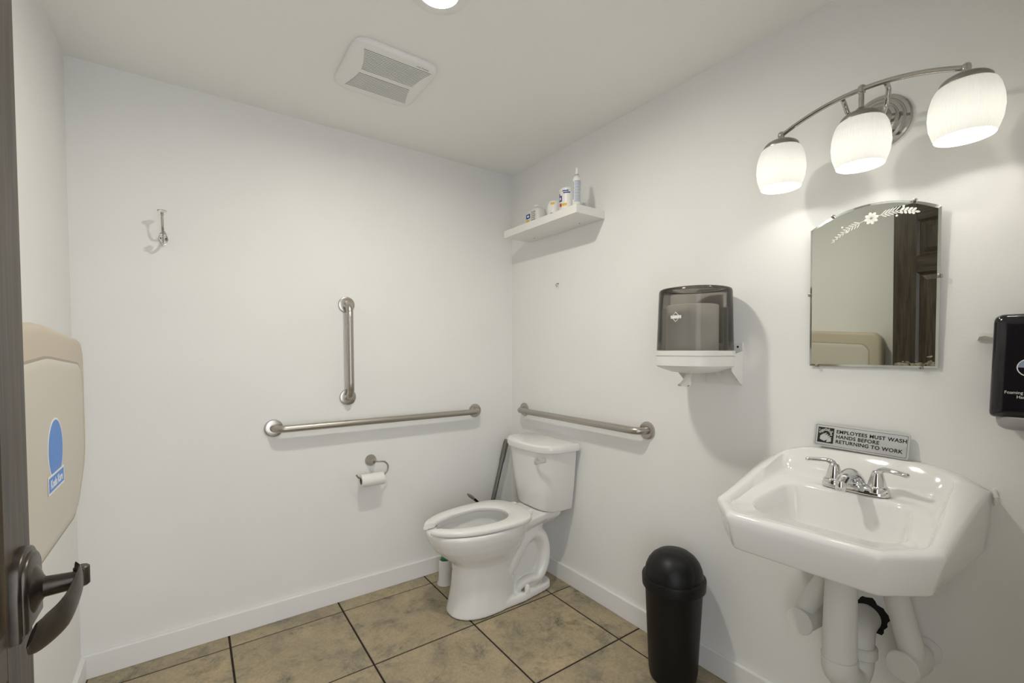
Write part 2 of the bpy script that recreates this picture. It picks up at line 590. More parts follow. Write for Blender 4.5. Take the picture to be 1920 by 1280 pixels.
# deck that carries the tank
bm = loft([[tp(q, z) for q in rpoly([(.045, -.100 + i), (.15, -.105 + i), (.32, -.150 + i), (.32, .150 - i), (.15, .105 - i), (.045, .100 - i)], .03)] for z, i in ((.345, .045), (.375, .012), (.39, 0), (.418, 0))], bm=bm)
# trapway: a broad tube looping up, over and down behind the bowl
trap = spline([(.41, 0, .13), (.36, 0, .185), (.318, 0, .245), (.275, 0, .297), (.222, 0, .318), (.172, 0, .290), (.148, 0, .235), (.148, 0, .165), (.170, 0, .108), (.21, 0, .075), (.27, 0, .060)], 5)
bm = tube([tp((q[0], q[1]), q[2]) for q in trap], .050, n=20, flat=(2.05, 1.0), up=(0, 1, 0), bm=bm)
# recessed web inside the loop
web = [(.16, .03), (.50, .03), (.50, .30), (.30, .38), (.21, .33), (.16, .26)]
bm = prism(web, lambda p, d: (-p[0], TY + d, p[1]), -.060, .060, bm=bm)
# neck up to the deck
bm = solid([(.27, .25, .09, .07), (.34, .24, .12, .085), (.40, .22, .13, .10)], 2.4, bm)
# moulded boss around the floor bolt
bm = tube(spline([tp((.345, -.072), .03), tp((.315, -.082), .075), tp((.265, -.086), .09), tp((.205, -.083), .085)], 5), .022, n=12, bm=bm)
bm = tube(spline([tp((.345, .072), .03), tp((.315, .082), .075), tp((.265, .086), .09), tp((.205, .083), .085)], 5), .022, n=12, bm=bm)
cut = loft([[tp(q, z) for q in ell((c, 0), a, b_, 40, 2.2)] for z, c, a, b_ in ((.46, .515, .205, .128), (.40, .515, .205, .128), (.385, .515, .215, .138), (.35, .508, .205, .128), (.29, .48, .15, .095), (.245, .45, .09, .065), (.235, .445, .05, .04))])
def setup(o):
    r = o.modifiers.new('remesh', 'REMESH')
    r.mode = 'VOXEL'
    r.voxel_size = .0055
    s = o.modifiers.new('smooth', 'SMOOTH')
    s.factor = .5
    s.iterations = 7
    me = bpy.data.meshes.new('cutter')
    bmesh.ops.recalc_face_normals(cut, faces=cut.faces)
    cut.to_mesh(me)
    co = bpy.data.objects.new('cutter', me)
    COL.objects.link(co)
    bo = o.modifiers.new('cut', 'BOOLEAN')
    bo.operation = 'DIFFERENCE'
    bo.object = co
    bo.solver = 'EXACT'
body = evaluated(bm, setup)
bpy.data.objects.remove(bpy.data.objects['cutter'])
for v in body.vertices:
    v.co.z = max(v.co.z, .0005)
obj('bowl', body, M['porc'], TOI, angle=50)
obj('water', loft([[tp(q, z) for q in ell((.46, 0), .10, .07, 32)] for z in (.24, .262)]), M['water'], TOI, angle=30)

# open-front seat
out, inn = [], []
NS = 48
G0 = .19
for i in range(NS + 1):
    t = -PI + G0 + (2 * PI - 2 * G0) * i / NS       # 0 = rear, +-pi = front tip
    c, s = math.cos(t), math.sin(t)
    # rear half squarer, front half long ellipse
    if c > 0:
        u = .455 - .205 * c ** (.55); v = .184 * math.copysign(abs(s) ** .75, s)
    else:
        u = .455 + .330 * abs(c); v = .184 * math.copysign(abs(s) ** .95, s)
    out.append((u, v))
    tt = -PI + .36 + (2 * PI - .72) * i / NS
    c, s = math.cos(tt), math.sin(tt)
    u = .475 - .125 * c if c > 0 else .475 + .262 * abs(c)
    inn.append((u, .112 * s))
def seat_ring(i):
    (uo, vo), (ui, vi) = out[i], inn[i]
    d = Vector((ui - uo, vi - vo)); L_ = d.length; d = d / L_
    def P(s, z):
        q = Vector((uo, vo)) + d * s
        return tp(q, z)
    return [P(.003, .4225), P(0, .427), P(0, .437), P(.004, .443), P(.010, .4455), P(L_ - .016, .4455), P(L_ - .006, .443), P(L_, .437), P(L_, .427), P(L_ - .003, .4225)]
bm = loft([seat_ring(i) for i in range(NS + 1)])
seat = obj('seat', bm, M['seat'], TOI, angle=40)
bm = box(-.262, -.232, TY - .085, TY - .055, .4185, .4425, bev=.006)
obj('hinge', bm, M['seat'], seat)
obj('hinge', box(-.262, -.232, TY + .055, TY + .085, .4185, .4425, bev=.006), M['seat'], seat)

# tank with bowed front, and its lid
TKY = TY + .018
def tank_ring(hw, d_side, d_mid, z, back=.022, n=30, p=3.3):
    pts = [(back, -hw)]
    d0 = back + .035
    for i in range(n + 1):
        t = PI * i / n
        c, s_ = math.cos(t), math.sin(t)
        pts.append((d0 + (d_mid - d0) * abs(s_) ** (2 / p), -hw * math.copysign(abs(c) ** (2 / p), c)))
    pts.append((back, hw))
    return [(-q[0], TKY + q[1], z) for q in pts]
bm = loft([tank_ring(.150, .085, .168, .4185), tank_ring(.160, .09, .180, .424), tank_ring(.164, .095, .188, .436), tank_ring(.180, .108, .207, .56), tank_ring(.197, .118, .224, .735)])
tank = obj('tank', bm, M['porc'], TOI, angle=28)
bm = loft([tank_ring(.203, .12, .228, .7355), tank_ring(.212, .124, .238, .739, .016), tank_ring(.214, .126, .241, .752, .016), tank_ring(.213, .125, .240, .768, .016), tank_ring(.207, .119, .233, .776, .02), tank_ring(.195, .110, .220, .779, .03)])
obj('tank_lid', bm, M['porc'], TOI, angle=35)
# flush lever on the front face
ly, lz = TY - .090, .690
bm = lathe((-.200, ly, lz), (-1, 0, 0), [(0, .012), (.010, .015), (.014, .0185), (.019, .018), (.022, .012)], n=24)
fl = obj('flush_lever', bm, M['chrome'], TOI)
bm = tube(spline([(-.218, ly, lz), (-.234, ly - .022, lz + .003), (-.235, ly - .055, lz + .011), (-.228, ly - .090, lz + .024)], 6), [.007 + .0015 * (i / 18) for i in range(19)], n=12, flat=(1.25, .7), up=(0, 0, 1))
obj('lever_arm', bm, M['chrome'], fl)
for s in (-1, 1):
    bm = lathe(tp((.285, s * .104), .04), (0, 0, 1), [(0, .0145), (.030, .0135), (.037, .010), (.040, .004)], n=20)
    obj('bolt_cap', bm, M['seat'], TOI)

# ------------------------------------------------------------------ sink
SY = -1.863
SINK = thing('sink', 'white wall hung porcelain sink with raised curved back', 'sink', (0, SY, .72))
def sp(p, z):
    return (-p[0], SY + p[1], z)
def zr(p):
    u, v = p
    s = max(0, min(1, (.385 - u) / .345))
    s = s * s * (3 - 2 * s) * .35 + s * .65
    top = .946 - .050 * (min(1, abs(v) / .262)) ** 4
    return .82 + (top - .82) * s
def foot(i=0., back=0., dv=0.):
    back = max(back, .0012)
    kb = .35 if dv == 0 else 1.
    return [(back, .264 - i * kb - dv), (.372 - i * .4, .256 - i), (.477 - i, .166 - i * .42), (.459 - i, -.166 + i * .42), (.356 - i * .4, -.250 + i), (back, -.264 + i * kb + dv)]
def ring(corners, rad, zf):
    pts = rpoly(corners, rad, k=6, m=10)
    return [sp((p[0], p[1]), zf((p[0], p[1])) if callable(zf) else zf) for p in pts]
RO = [.004, .022, .022, .022, .022, .004]
RI = [.05, .045, .04, .04, .045, .05]
def basin(i):
    return [(.150 + i, .150 - i * .7), (.318 - i * .3, .184 - i), (.384 - i, .134 - i * .8), (.374 - i, -.134 + i * .8), (.310 - i * .3, -.184 + i), (.150 + i, -.150 + i * .7)]
deck = lambda p: .813 + .048 * max(0, min(1, (.33 - p[0]) / .2))
low = lambda z: (lambda p: z + .024 * max(0, 1 - p[0] / .36))
rings = [
    ring(foot(.15, .0), RO, low(.704)),
    ring(foot(.09, .0), RO, low(.709)),
    ring(foot(.032, .0), RO, low(.716)),
    ring(foot(.025, .0), RO, low(.7185)),
    ring(foot(.021, .0), RO, low(.724)),
    ring(foot(.006, .0), RO, lambda p: .785 + .3 * (zr(p) - .82)),
    ring(foot(.000, .0), RO, lambda p: zr(p) - .014),
    ring(foot(.003, .0), RO, lambda p: zr(p) - .005),
    ring(foot(.011, .001), RO, zr),
    ring(foot(.022, .024, .02), RI, lambda p: zr(p) + .0005),
    ring(foot(.030, .042, .026), RI, lambda p: max(zr(p) - .004, deck(p))),
    ring(foot(.036, .066, .030), RI, lambda p: deck(p) + max(0, .45 * (zr(p) - deck(p) - .02))),
    ring(foot(.043, .092, .034), RI, lambda p: deck(p) + .003),
    ring(foot(.048, .104, .036), RI, deck),
    ring(basin(.000), .045, deck),
    ring(basin(.004), .045, lambda p: deck(p) - .002),
    ring(basin(.010), .045, lambda p: deck(p) - .008),
    ring(basin(.022), .045, lambda p: .782 + (deck(p) - .813) * .4),
    ring(basin(.048), .045, .742),
    ring(basin(.075), .045, .722),
    ring(basin(.098), .03, .716),
]
bm = loft(rings)
basin_o = obj('basin', bm, M['porc'], SINK, angle=60)
obj('drain', lathe((-.27, SY, .7158), (0, 0, 1), [(0, .024), (.003, .024), (.0035, .017), (.0015, .015)], n=24), M['chrome'], SINK)
# faucet
FAU = thing('faucet', 'chrome two lever faucet standing on the sink ledge', 'faucet', (-.135, SY - .012, .861))
fu, fz = .126, .8605
def fp_(p, z):
    return (-p[0], SY - .012 + p[1], z)
bm = loft([[fp_((fu + q[0], q[1]), z) for q in ell((0, 0), a, b_, 40, 3.2)] for z, a, b_ in ((fz, .027, .080), (fz + .010, .027, .080), (fz + .016, .023, .076), (fz + .020, .016, .05))])
obj('base_plate', bm, M['chrome'], FAU)
for s in (1, -1):
    bm = lathe(fp_((fu, s * .051), fz + .008), (0, 0, 1), [(0, .0275), (.010, .0275), (.014, .025), (.016, .0235), (.017, .0215), (.028, .019), (.044, .015), (.051, .0135), (.056, .010)], n=28)
    hb = obj('handle_hub', bm, M['chrome'], FAU)
    path = spline([fp_((fu, s * .051), fz + .050), fp_((fu - .002, s * .055), fz + .063), fp_((fu + .002, s * .068), fz + .071), fp_((fu + .008, s * .090), fz + .071), fp_((fu + .012, s * .111), fz + .069), fp_((fu + .014, s * .122), fz + .067)], 5)
    bm = tube(path, [interp([(0, .012), (.25, .0105), (.45, .0075), (.8, .0065), (.93, .008), (1, .004)], i / (len(path) - 1)) for i in range(len(path))], n=12, flat=(1.25, .8), up=(1, 0, 0))
    obj('lever', bm, M['chrome'], hb)
path = spline([fp_((fu - .004, 0), fz + .006), fp_((fu + .004, 0), fz + .034), fp_((fu + .034, 0), fz + .052), fp_((fu + .072, 0), fz + .048), fp_((fu + .100, 0), fz + .034)], 6)
bm = tube(path, [interp([(0, .026), (.3, .020), (.7, .015), (1, .0135)], i / (len(path) - 1)) for i in range(len(path))], n=20, flat=(1.1, .85), up=(0, 1, 0))
bm = lathe(fp_((fu + .100, 0), fz + .016), (0, 0, 1), [(0, .011), (.003, .0125), (.022, .0125), (.028, .009)], n=20, bm=bm)
obj('spout', bm, M['chrome'], FAU)
obj('lift_rod', lathe(fp_((fu - .024, 0), fz + .004), (0, 0, 1), [(0, .0025), (.030, .0025), (.032, .005), (.040, .005), (.043, .002)], n=10), M['chrome'], FAU)
# caulk smear at the wall joint
bm = tube(spline([(-.001, SY - .268, .905), (-.002, SY - .272, .880), (-.001, SY - .270, .862)], 4), [.003, .005, .004, .006, .004, .005, .003, .004, .002], n=8)
obj('caulk', bm, M['wplastic'], SINK)

# drain trap and its vinyl covers
TRAP = thing('drain_trap', 'white covered drain trap below the middle of the sink', 'pipe', (-.20, SY, .30))
px, py = -.205, SY - .010
bm = lathe((px, py, .400), (0, 0, 1), [(0, .040), (.06, .0405), (.15, .039), (.262, .036)], n=28)
obj('tailpiece_cover', bm, M['pipec'], TRAP)
bm = lathe((px, py, .655), (0, 0, 1), [(0, .030), (.02, .033), (.03, .028)], n=24)
obj('drain_flange', bm, M['dark'], TRAP)
path = spline([(px, py, .415), (px + .004, py - .002, .375), (px + .035, py - .012, .342), (px + .075, py - .012, .338), (px + .100, py - .014, .362), (px + .106, py - .014, .392)], 6)
bm = tube(path, [interp([(0, .0435), (.2, .043), (.5, .036), (.8, .036), (1, .036)], i / (len(path) - 1)) for i in range(len(path))], n=24)
obj('trap_bend', bm, M['pipec'], TRAP, angle=60)
obj('collar', lathe((px + .106, py - .014, .385), (0, 0, 1), [(0, .038), (.004, .042), (.028, .042), (.032, .038)], n=24), M['pipec'], TRAP)
path = spline([(px + .106, py - .014, .408), (px + .110, py - .013, .432), (px + .132, py - .008, .450), (px + .165, py - .002, .453), (-.002, py + .002, .453)], 5)
bm = tube(path, [interp([(0, .034), (.5, .035), (1, .038)], i / (len(path) - 1)) for i in range(len(path))], n=24)
obj('wall_elbow', bm, M['pipec'], TRAP, angle=60)
rag = [(.050 + .004 * math.sin(5 * t) + .003 * math.sin(11 * t + 1)) for t in [2 * PI * i / 40 for i in range(40)]]
bm = prism([(rag[i] * math.cos(2 * PI * i / 40), rag[i] * math.sin(2 * PI * i / 40)) for i in range(40)], lambda p, d: (-d, py - .004 + p[0], .461 + p[1]), .0002, .0015)
obj('wall_gap', bm, M['dark'], TRAP)
def supply(loc_wall, top, cap_dir, label, ln=.085):
    wy, wz = loc_wall
    t = thing('supply_valve', label, 'valve', (-.06, wy, wz - .05), 'covered supply valves')
    obj('escutcheon', lathe((-.0005, wy, wz), (-1, 0, 0), [(0, .036), (.004, .036), (.012, .030), (.016, .022)], n=28), M['pipec'], t)
    obj('wall_stub', lathe((-.012, wy, wz), (-1, 0, 0), [(0, .021), (.055, .021)], n=20), M['pipec'], t)
    a = Vector(cap_dir).normalized()
    c0 = Vector((-.045, wy, wz))
    bm = lathe(c0, a, [(0, .030), (.02, .036), (ln, .036), (ln + .004, .0355)], n=28)
    obj('valve_cover', bm, M['pipec'], t, angle=40)
    e = c0 + a * (ln + .0035)
    obj('end_cap', lathe(e, a, [(0, .0385), (.005, .0385), (.008, .036)], n=28), M['pipec'], t)
    path = spline([c0 + a * .055, c0 + a * .054 + Vector((0, 0, .04)), Vector(top) * .5 + (c0 + a * .05) * .5 + Vector((0, 0, .01)), top], 6)
    obj('tube_cover', tube(path, [.029] * len(path), n=20), M['pipec'], t, angle=60)
    return t
supply((SY - .146, .425), (-.115, SY - .082, .704), (-1, .18, -.02), 'white covered supply valve right of the drain trap')
supply((SY + .108, .425), (-.115, SY + .010, .690), (-1, .12, -.02), 'white covered supply valve half hidden left of the drain trap')

# ------------------------------------------------------------------ sign on the sink ledge
SIGN = thing('sign', 'small silver sign with black lettering leaning on wall above faucet', 'sign', (-.010, -1.845, .949))
sy0, sw, sh, roll = -1.7275, .2390, .0700, math.radians(-1.3)
def sgn(a, b_, d):            # a to the right (towards -y), b up, d out of the wall
    ca, sa = math.cos(roll), math.sin(roll)
    a2, b2 = a * ca - b_ * sa, a * sa + b_ * ca
    return (-.022 + b2 * .17 - d, sy0 - a2, .9535 + b2)
bm = prism(rpoly([(0, 0), (sw, 0), (sw, sh), (0, sh)], .006), lambda p, d: sgn(p[0], p[1], d), 0, .004, bev=.001)
obj('plate', bm, M['signgrey'], SIGN)
def frame_strip(i0, i1, d):
    o_ = rpoly([(i0, i0), (sw - i0, i0), (sw - i0, sh - i0), (i0, sh - i0)], .003)
    n_ = rpoly([(i1, i1), (sw - i1, i1), (sw - i1, sh - i1), (i1, sh - i1)], .0025)
    return loft([[sgn(p[0], p[1], d) for p in o_], [sgn(p[0], p[1], d) for p in n_]], False, False)
obj('border_line', frame_strip(.0045, .0053, .0043), M['ink'], SIGN, smooth=False)
obj('icon_panel', prism([(.0105, .0115), (.0545, .0115), (.0545, .0585), (.0105, .0585)], lambda p, d: sgn(p[0], p[1], d), .0039, .0044), M['ink'], SIGN, smooth=False)
bm = None
# two clasped hands: palm shapes with finger bars
hand = [(.016, .024), (.020, .018), (.032, .016), (.040, .020), (.043, .030), (.038, .036), (.029, .040), (.021, .036)]
bm = prism(rpoly([(.017, .021), (.030, .0165), (.041, .024), (.038, .034), (.026, .039), (.018, .032)], .003), lambda p, d: sgn(p[0], p[1], d), .0043, .0047, bm=bm)
bm = prism(rpoly([(.035, .0135), (.049, .017), (.048, .028), (.040, .026)], .002), lambda p, d: sgn(p[0], p[1], d), .0043, .0047, bm=bm)
for k in range(4):
    x, y = .026 + k * .0045, .0405 - k * .0028
    bm = tube([sgn(x - .001, y - .004, .0046), sgn(x + .009, y + .001 - k * .0012, .0046)], .0015, n=6, bm=bm, flat=(1, .3), up=(0, 0, 1))
obj('hands_icon', bm, M['signgrey'], SIGN, smooth=False)
bm = None
for (x, y, r) in ((.0165, .043, .0032), (.021, .048, .0028), (.026, .050, .0030), (.0315, .0525, .0036), (.037, .0515, .0030), (.042, .0485, .0027), (.046, .044, .0030), (.0495, .048, .0022), (.0475, .038, .0028), (.0235, .0445, .0020), (.0145, .0505, .0018), (.041, .0545, .0018)):
    pts = [[sgn(x + rr_ * math.cos(t), y + rr_ * math.sin(t), .0046) for t in [2 * PI * i / 14 for i in range(14)]] for rr_ in (r, r * .6)]
    bm = loft(pts, False, False, bm=bm)
obj('bubbles_icon', bm, M['white'], SIGN, smooth=False)
for body, y in (('EMPLOYEES MUST WASH', .0455), ('HANDS BEFORE', .0305), ('RETURNING TO WORK', .0155)):
    me = text_mesh(body, .0146, lambda x, yy, z, y=y: sgn(.0605 + x, y + yy, .0042 + z), bold=.00036, spacing=1.06, xscale=1.01, extrude=.0002)
    obj('lettering', me, M['ink'], SIGN, smooth=False)

# ------------------------------------------------------------------ mirror
MY0, MY1, MZ0, MZS, MZT = -2.020, -1.706, 1.205, 1.636, 1.682
MIR = thing('mirror', 'frameless arched mirror with an etched flower spray above the sink', 'mirror', (-.008, -1.863, MZ0))
TILT = math.radians(1.25)
def mp_(y, z, d):             # d out of the mirror plane
    h = z - MZ0
    return (-.006 - h * math.sin(TILT) - d * math.cos(TILT), y, MZ0 + h * math.cos(TILT) - d * math.sin(TILT))
def arch_out(i):
    y0, y1 = MY0 + i, MY1 - i
    half = (y1 - y0) / 2
    c = (y0 + y1) / 2
    sag = MZT - MZS
    R = (half * half + sag * sag) / (2 * sag)
    a = math.asin(half / R)
    pts = [(y0, MZ0 + i), (y0, MZS - i * .8)]
    for k in range(1, 24):
        t = -a + 2 * a * k / 24
        pts.append((c + R * math.sin(t), MZT - i - R + R * math.cos(t)))
    pts += [(y1, MZS - i * .8), (y1, MZ0 + i)]
    return pts
o0, o1 = arch_out(0), arch_out(.006)
bm = loft([[mp_(y, z, 0) for y, z in o0], [mp_(y, z, .0025) for y, z in o0], [mp_(y, z, .005) for y, z in o1]], cap1=False)
obj('bevelled_edge', bm, M['mirroredge'], MIR, smooth=False)
b2 = bmesh.new()
b2.faces.new([b2.verts.new(Vector(mp_(y, z, .005))) for y, z in o1])
obj('glass', b2, M['mirror'], MIR, smooth=False)
for (y, z, h) in ((MY1, 1.432, 0), (MY0, 1.452, 0), (-1.768, 1.668, 1), (-1.965, 1.665, 1), (-1.728, MZ0 + .001, 1), (-1.985, MZ0 + .001, 1)):
    p = mp_(y, z, 0)
    if h:
        bm = box(p[0] - .0085, p[0] + .004, y - .004, y + .004, z - .004, z + .004, bev=.0012)
    else:
        bm = box(p[0] - .0085, p[0] + .004, y - .0045, y + .0045, z - .005, z + .005, bev=.0012)
    obj('clip', bm, M['nickel'], MIR)
# etched spray: stem, leaves, berries, flower  (a to the right, in metres from the flower; b up)
FYC, FZC = -1.867, 1.6385
def et(a, b_, d=.0056):
    return mp_(FYC - a, FZC + b_, d)
bm = None
def leaf(a0, b0, a1, b1, w, bm):
    d = Vector((a1 - a0, b1 - b0)); n = Vector((-d.y, d.x)).normalized() * w * 1.5
    P_ = [Vector((a0, b0)) + d * t + n * s for t, s in ((0, 0), (.3, .7), (.6, 1), (.85, .7), (1, 0), (.85, -.7), (.6, -1), (.3, -.7))]
    return prism([(p.x, p.y) for p in P_], lambda p, dd: et(p[0], p[1], dd), .0052, .0058, bm=bm)
stemL = [(-.010, -.001), (-.03, -.008), (-.05, -.016), (-.07, -.028), (-.09, -.043), (-.101, -.053)]
stemR = [(.010, .002), (.03, .005), (.05, .007), (.07, .006), (.085, .002), (.104, -.005)]
for st in (stemL, stemR):
    bm = tube(spline([et(*p) for p in st], 4), .0010, n=6, bm=bm)
for i, (a, b_) in enumerate([(-.028, -.007), (-.036, -.010), (-.044, -.013), (-.052, -.017), (-.060, -.021), (-.068, -.027), (-.076, -.032), (-.084, -.038), (-.092, -.045)]):
    s = 1 - i * .06
    bm = leaf(a, b_, a - .016 * s, b_ + .0045 * s, .0010, bm)
    bm = leaf(a, b_, a - .007 * s, b_ - .014 * s, .0010, bm)
for i, (a, b_) in enumerate([(.022, .004), (.030, .005), (.038, .006), (.046, .007), (.054, .007)]):
    bm = leaf(a, b_, a + .014, b_ + .012, .0009, bm)
    bm = leaf(a, b_, a + .015, b_ - .008, .0010, bm)
for i, (a, b_) in enumerate([(.066, .0065), (.075, .0045), (.084, .002), (.092, -.001)]):
    bm = leaf(a, b_, a + .011, b_ + .006, .0022, bm)
    bm = leaf(a, b_, a + .006, b_ - .010, .0022, bm)
bm = leaf(.097, -.003, .110, -.008, .0020, bm)
obj('etched_leaves', bm, M['etch'], MIR, smooth=False)['kind'] = 'stuff'
for k in range(8):
    t = 2 * PI * k / 8 + .2
    c, s = math.cos(t), math.sin(t)
    pts = [(c * (.0105 + .0075 * math.cos(q)) - s * .0046 * math.sin(q), s * (.0105 + .0075 * math.cos(q)) + c * .0046 * math.sin(q)) for q in [2 * PI * i / 12 for i in range(12)]]
    obj('etched_petal', prism(pts, lambda p, dd: et(p[0], p[1], dd), .0052, .0062), M['etch'], MIR, smooth=False)
for (a, b_) in ((-.073, -.0105), (-.060, -.027), (.074, .0165), (.059, -.006)):
    bm = prism([(a + .003 * math.cos(q), b_ + .003 * math.sin(q)) for q in [2 * PI * i / 12 for i in range(12)]], lambda p, dd: et(p[0], p[1], dd), .0052, .006)
    obj('etched_berry', bm, M['etch'], MIR, smooth=False)
# worn silvering along the lower right corner
rnd = random.Random(3)
bm = None
for k in range(34):
    y = MY0 + .008 + rnd.random() ** 1.6 * .085
    z = MZ0 + .008 + rnd.random() ** 1.7 * .036 * max(.2, 1 - (y - MY0) / .1)
    r = rnd.uniform(.0015, .006)
    pts = [(y + r * rnd.uniform(.5, 1.5) * math.cos(t) * 1.6, z + r * rnd.uniform(.4, 1.2) * math.sin(t)) for t in [2 * PI * i / 9 for i in range(9)]]
    pts = [(max(p[0], MY0 + .0065), max(p[1], MZ0 + .0065)) for p in pts]
    bm = prism(pts, lambda p, dd: mp_(p[0], p[1], dd), .0051, .0053 + .0004 * rnd.random(), bm=bm)
obj('worn_silvering', bm, M['silverwear'], MIR, smooth=False)['kind'] = 'stuff'

# ------------------------------------------------------------------ vanity light
VY, VX, VZ = -1.876, -.145, 1.9625
VAN = thing('vanity_light', 'chrome three lamp wall light with ribbed white glass shades', 'wall light', (0, VY, 1.91))
bm = lathe((-.0005, VY, 1.912), (-1, 0, 0), [(0, .076), (.007, .076), (.011, .072), (.012, .064), (.016, .062), (.020, .058), (.021, .050), (.025, .048), (.029, .044), (.030, .036), (.034, .033), (.040, .022), (.044, .010)], n=48)
obj('canopy', bm, M['lampmetal'], VAN, angle=25)
def bar(y):
    q = (y - VY) / .207
    return (VX, y, VZ - .046 * q * q)
bm = tube([bar(VY - .209 + .418 * i / 40) for i in range(41)], .0063, n=14)
obj('arched_bar', bm, M['lampmetal'], VAN)
for s in (-1, 1):
    y1 = VY + s * .050
    bz = bar(y1)[2]
    path = spline([(-.032, VY + s * .020, 1.908), (-.066, VY + s * .028, 1.906), (-.092, VY + s * .040, 1.918), (VX + .040, y1 - s * .004, bz - .028), (VX + .034, y1, bz - .010), (VX + .018, y1, bz), (VX, y1, bz)], 6)
    obj('support_arm', tube(path, .0062, n=12), M['lampmetal'], VAN)
lamp_m = None
for i, dy in enumerate((.207, 0, -.207)):
    y = VY + dy
    zb = bar(y)[2]
    bm = lathe((VX, y, zb - .030), (0, 0, 1), [(0, .0055), (.020, .0055), (.022, .0085), (.030, .010), (.038, .0085), (.041, .005)] if dy else [(-.024, .0065), (.020, .0065), (.021, .0085), (.038, .0085), (.041, .005)], n=20)
    obj('stem', bm, M['lampmetal'], VAN)
    zt = 1.876
    top = zb - .024 if dy else zb - .050
    bm = lathe((VX, y, zt - .004), (0, 0, 1), [(0, .049), (.006, .049), (.014, .0475), (.021, .041), (.027, .030), (.031, .018), (max(.034, top - zt + .004), .010)], n=32)
    obj('shade_cap', bm, M['capmetal'], VAN)
    prof = [(0, .050), (-.003, .0535), (-.016, .0595), (-.040, .0650), (-.064, .0665), (-.090, .0635), (-.111, .0570), (-.120, .0540)]
    fine = []
    for k in range(33):
        h = -.120 * k / 32
        fine.append((h, interp([(-a, r) for a, r in prof], -h)))
    bm = lathe((VX, y, zt), (0, 0, 1), fine, n=192, cap0=False, cap1=False, ribs=64, ribamp=.022)
    obj('glass_shade', bm, M['shade'], VAN, angle=80)
    bm = lathe((VX, y, zt - .084), (0, 0, 1), [(0, .004), (.004, .016), (.012, .024), (.026, .029), (.040, .026), (.056, .015), (.078, .012)], n=20)
    obj('bulb', bm, M['bulb'], VAN)
    ld = bpy.data.lights.new('bulb_light', 'POINT')
    ld.energy = BULB_W
    ld.color = (1, .96, .88)
    ld.shadow_soft_size = .034
    lo = bpy.data.objects.new('bulb_light', ld)
    COL.objects.link(lo)
    lo.location = (VX, y, zt - .064)

# ------------------------------------------------------------------ ceiling lamp and vent
CLX, CLY = -1.01, -1.068
CL = thing('ceiling_light', 'round flush ceiling light glowing at the top edge', 'ceiling light', (CLX, CLY, H))
obj('trim_ring', lathe((CLX, CLY, H + .001), (0, 0, -1), [(0, .092), (.003, .0915), (.006, .086), (.007, .070), (.006, .0590), (-.002, .0565), (-.006, .0565), (-.006, .0925)], n=48, cap0=False, cap1=False), M['ventp'], CL, angle=50)
obj('lens', lathe((CLX, CLY, H + .001), (0, 0, -1), [(-.004, .0568), (-.0005, .0562), (0, .045)], n=48), M['lens'], CL)
VENT = thing('exhaust_vent', 'square white exhaust fan grille on the ceiling', 'vent', (-1.01, -.57, H))
vc = (-1.004, -.577)
def vring(h, z, p=7):
    return [(vc[0] + q[0], vc[1] + q[1], z) for q in ell((0, 0), h * .97, h * 1.03, 64, p)]
bm = loft([vring(.163, H - .0005), vring(.165, H - .007), vring(.163, H - .015), vring(.158, H - .020), vring(.150, H - .0215)])
obj('cover', bm, M['ventp'], VENT, angle=50)
def vend(t):      # hourglass half-length of a slot at y offset t
    return .094 + .034 * (abs(t) / .15) ** 1.7
for y0, y1 in ((-.133, -.006), (.016, .126)):
    left = [(-vend(y0 + (y1 - y0) * i / 10), y0 + (y1 - y0) * i / 10) for i in range(11)]
    right = [(vend(t) + .012, t) for (_, t) in left[::-1]]
    bm = prism(left + right, lambda p, d: (vc[0] + p[0], vc[1] + p[1], H - d), .0212, .0222)
    g = obj('grille', bm, M['ventdark'], VENT, smooth=False)
    bm = None
    n = int((y1 - y0) / .0085)
    for k in range(n):
        t = y0 + (y1 - y0) * (k + .5) / n
        L_ = vend(t)
        bm = box(vc[0] - L_, vc[0] + L_ + .012, vc[1] + t - .0019, vc[1] + t + .0019, H - .0238, H - .0218, bm=bm)
    so = obj('slats', bm, M['ventp'], g, smooth=False)
    so['kind'] = 'stuff'
me = text_mesh('NuTone', .014, lambda x, y, z: (vc[0] + .070 + x, vc[1] - .142 - y, H - .0217 - z), extrude=.0003)
obj('lettering', me, M['greyprint'], VENT, smooth=False)

# ------------------------------------------------------------------ grab bars
def grab(name_label, a, b_, wall, group):
    """a, b_: flange centres on the wall; wall normal into the room"""
    A, B, N = Vector(a), Vector(b_), Vector(wall)
    D = (B - A).normalized()
    t = thing('grab_bar', name_label, 'grab bar', tuple(A), group)
    out = .057
    r = .045
    path = [A + N * .004]
    def arc(c, v0, v1):
        return [c + v0 * math.cos(q) + v1 * math.sin(q) for q in [PI / 2 * i / 10 for i in range(11)]]
    path += arc(A + N * (out - r) + D * r, -D * r, N * r)
    path += [A + N * out + (B - A) * (i / 12) for i in range(1, 12)]
    path += arc(B + N * (out - r) - D * r, N * r, D * r)
    path += [B + N * .004]
    obj('rail', tube(path, .0165, n=20), M['steel'], t, angle=60)
    for c in (A, B):
        bm = lathe(c + N * .0003, N, [(0, .0400), (.003, .0400), (.009, .0375), (.0105, .032), (.0105, .017)], n=36)
        obj('flange', bm, M['flange'], t, angle=25)
    return t
grab('long horizontal steel grab bar on the wall above the toilet paper', (-1.337, 0, .898), (-.271, 0, .900), (0, -1, 0), 'grab bars')
grab('short upright steel grab bar above the long one', (-1.006, 0, 1.484), (-1.004, 0, 1.023), (0, -1, 0), 'grab bars')
grab('horizontal steel grab bar above the toilet tank', (0, -.137, .901), (0, -1.055, .901), (-1, 0, 0), 'grab bars')

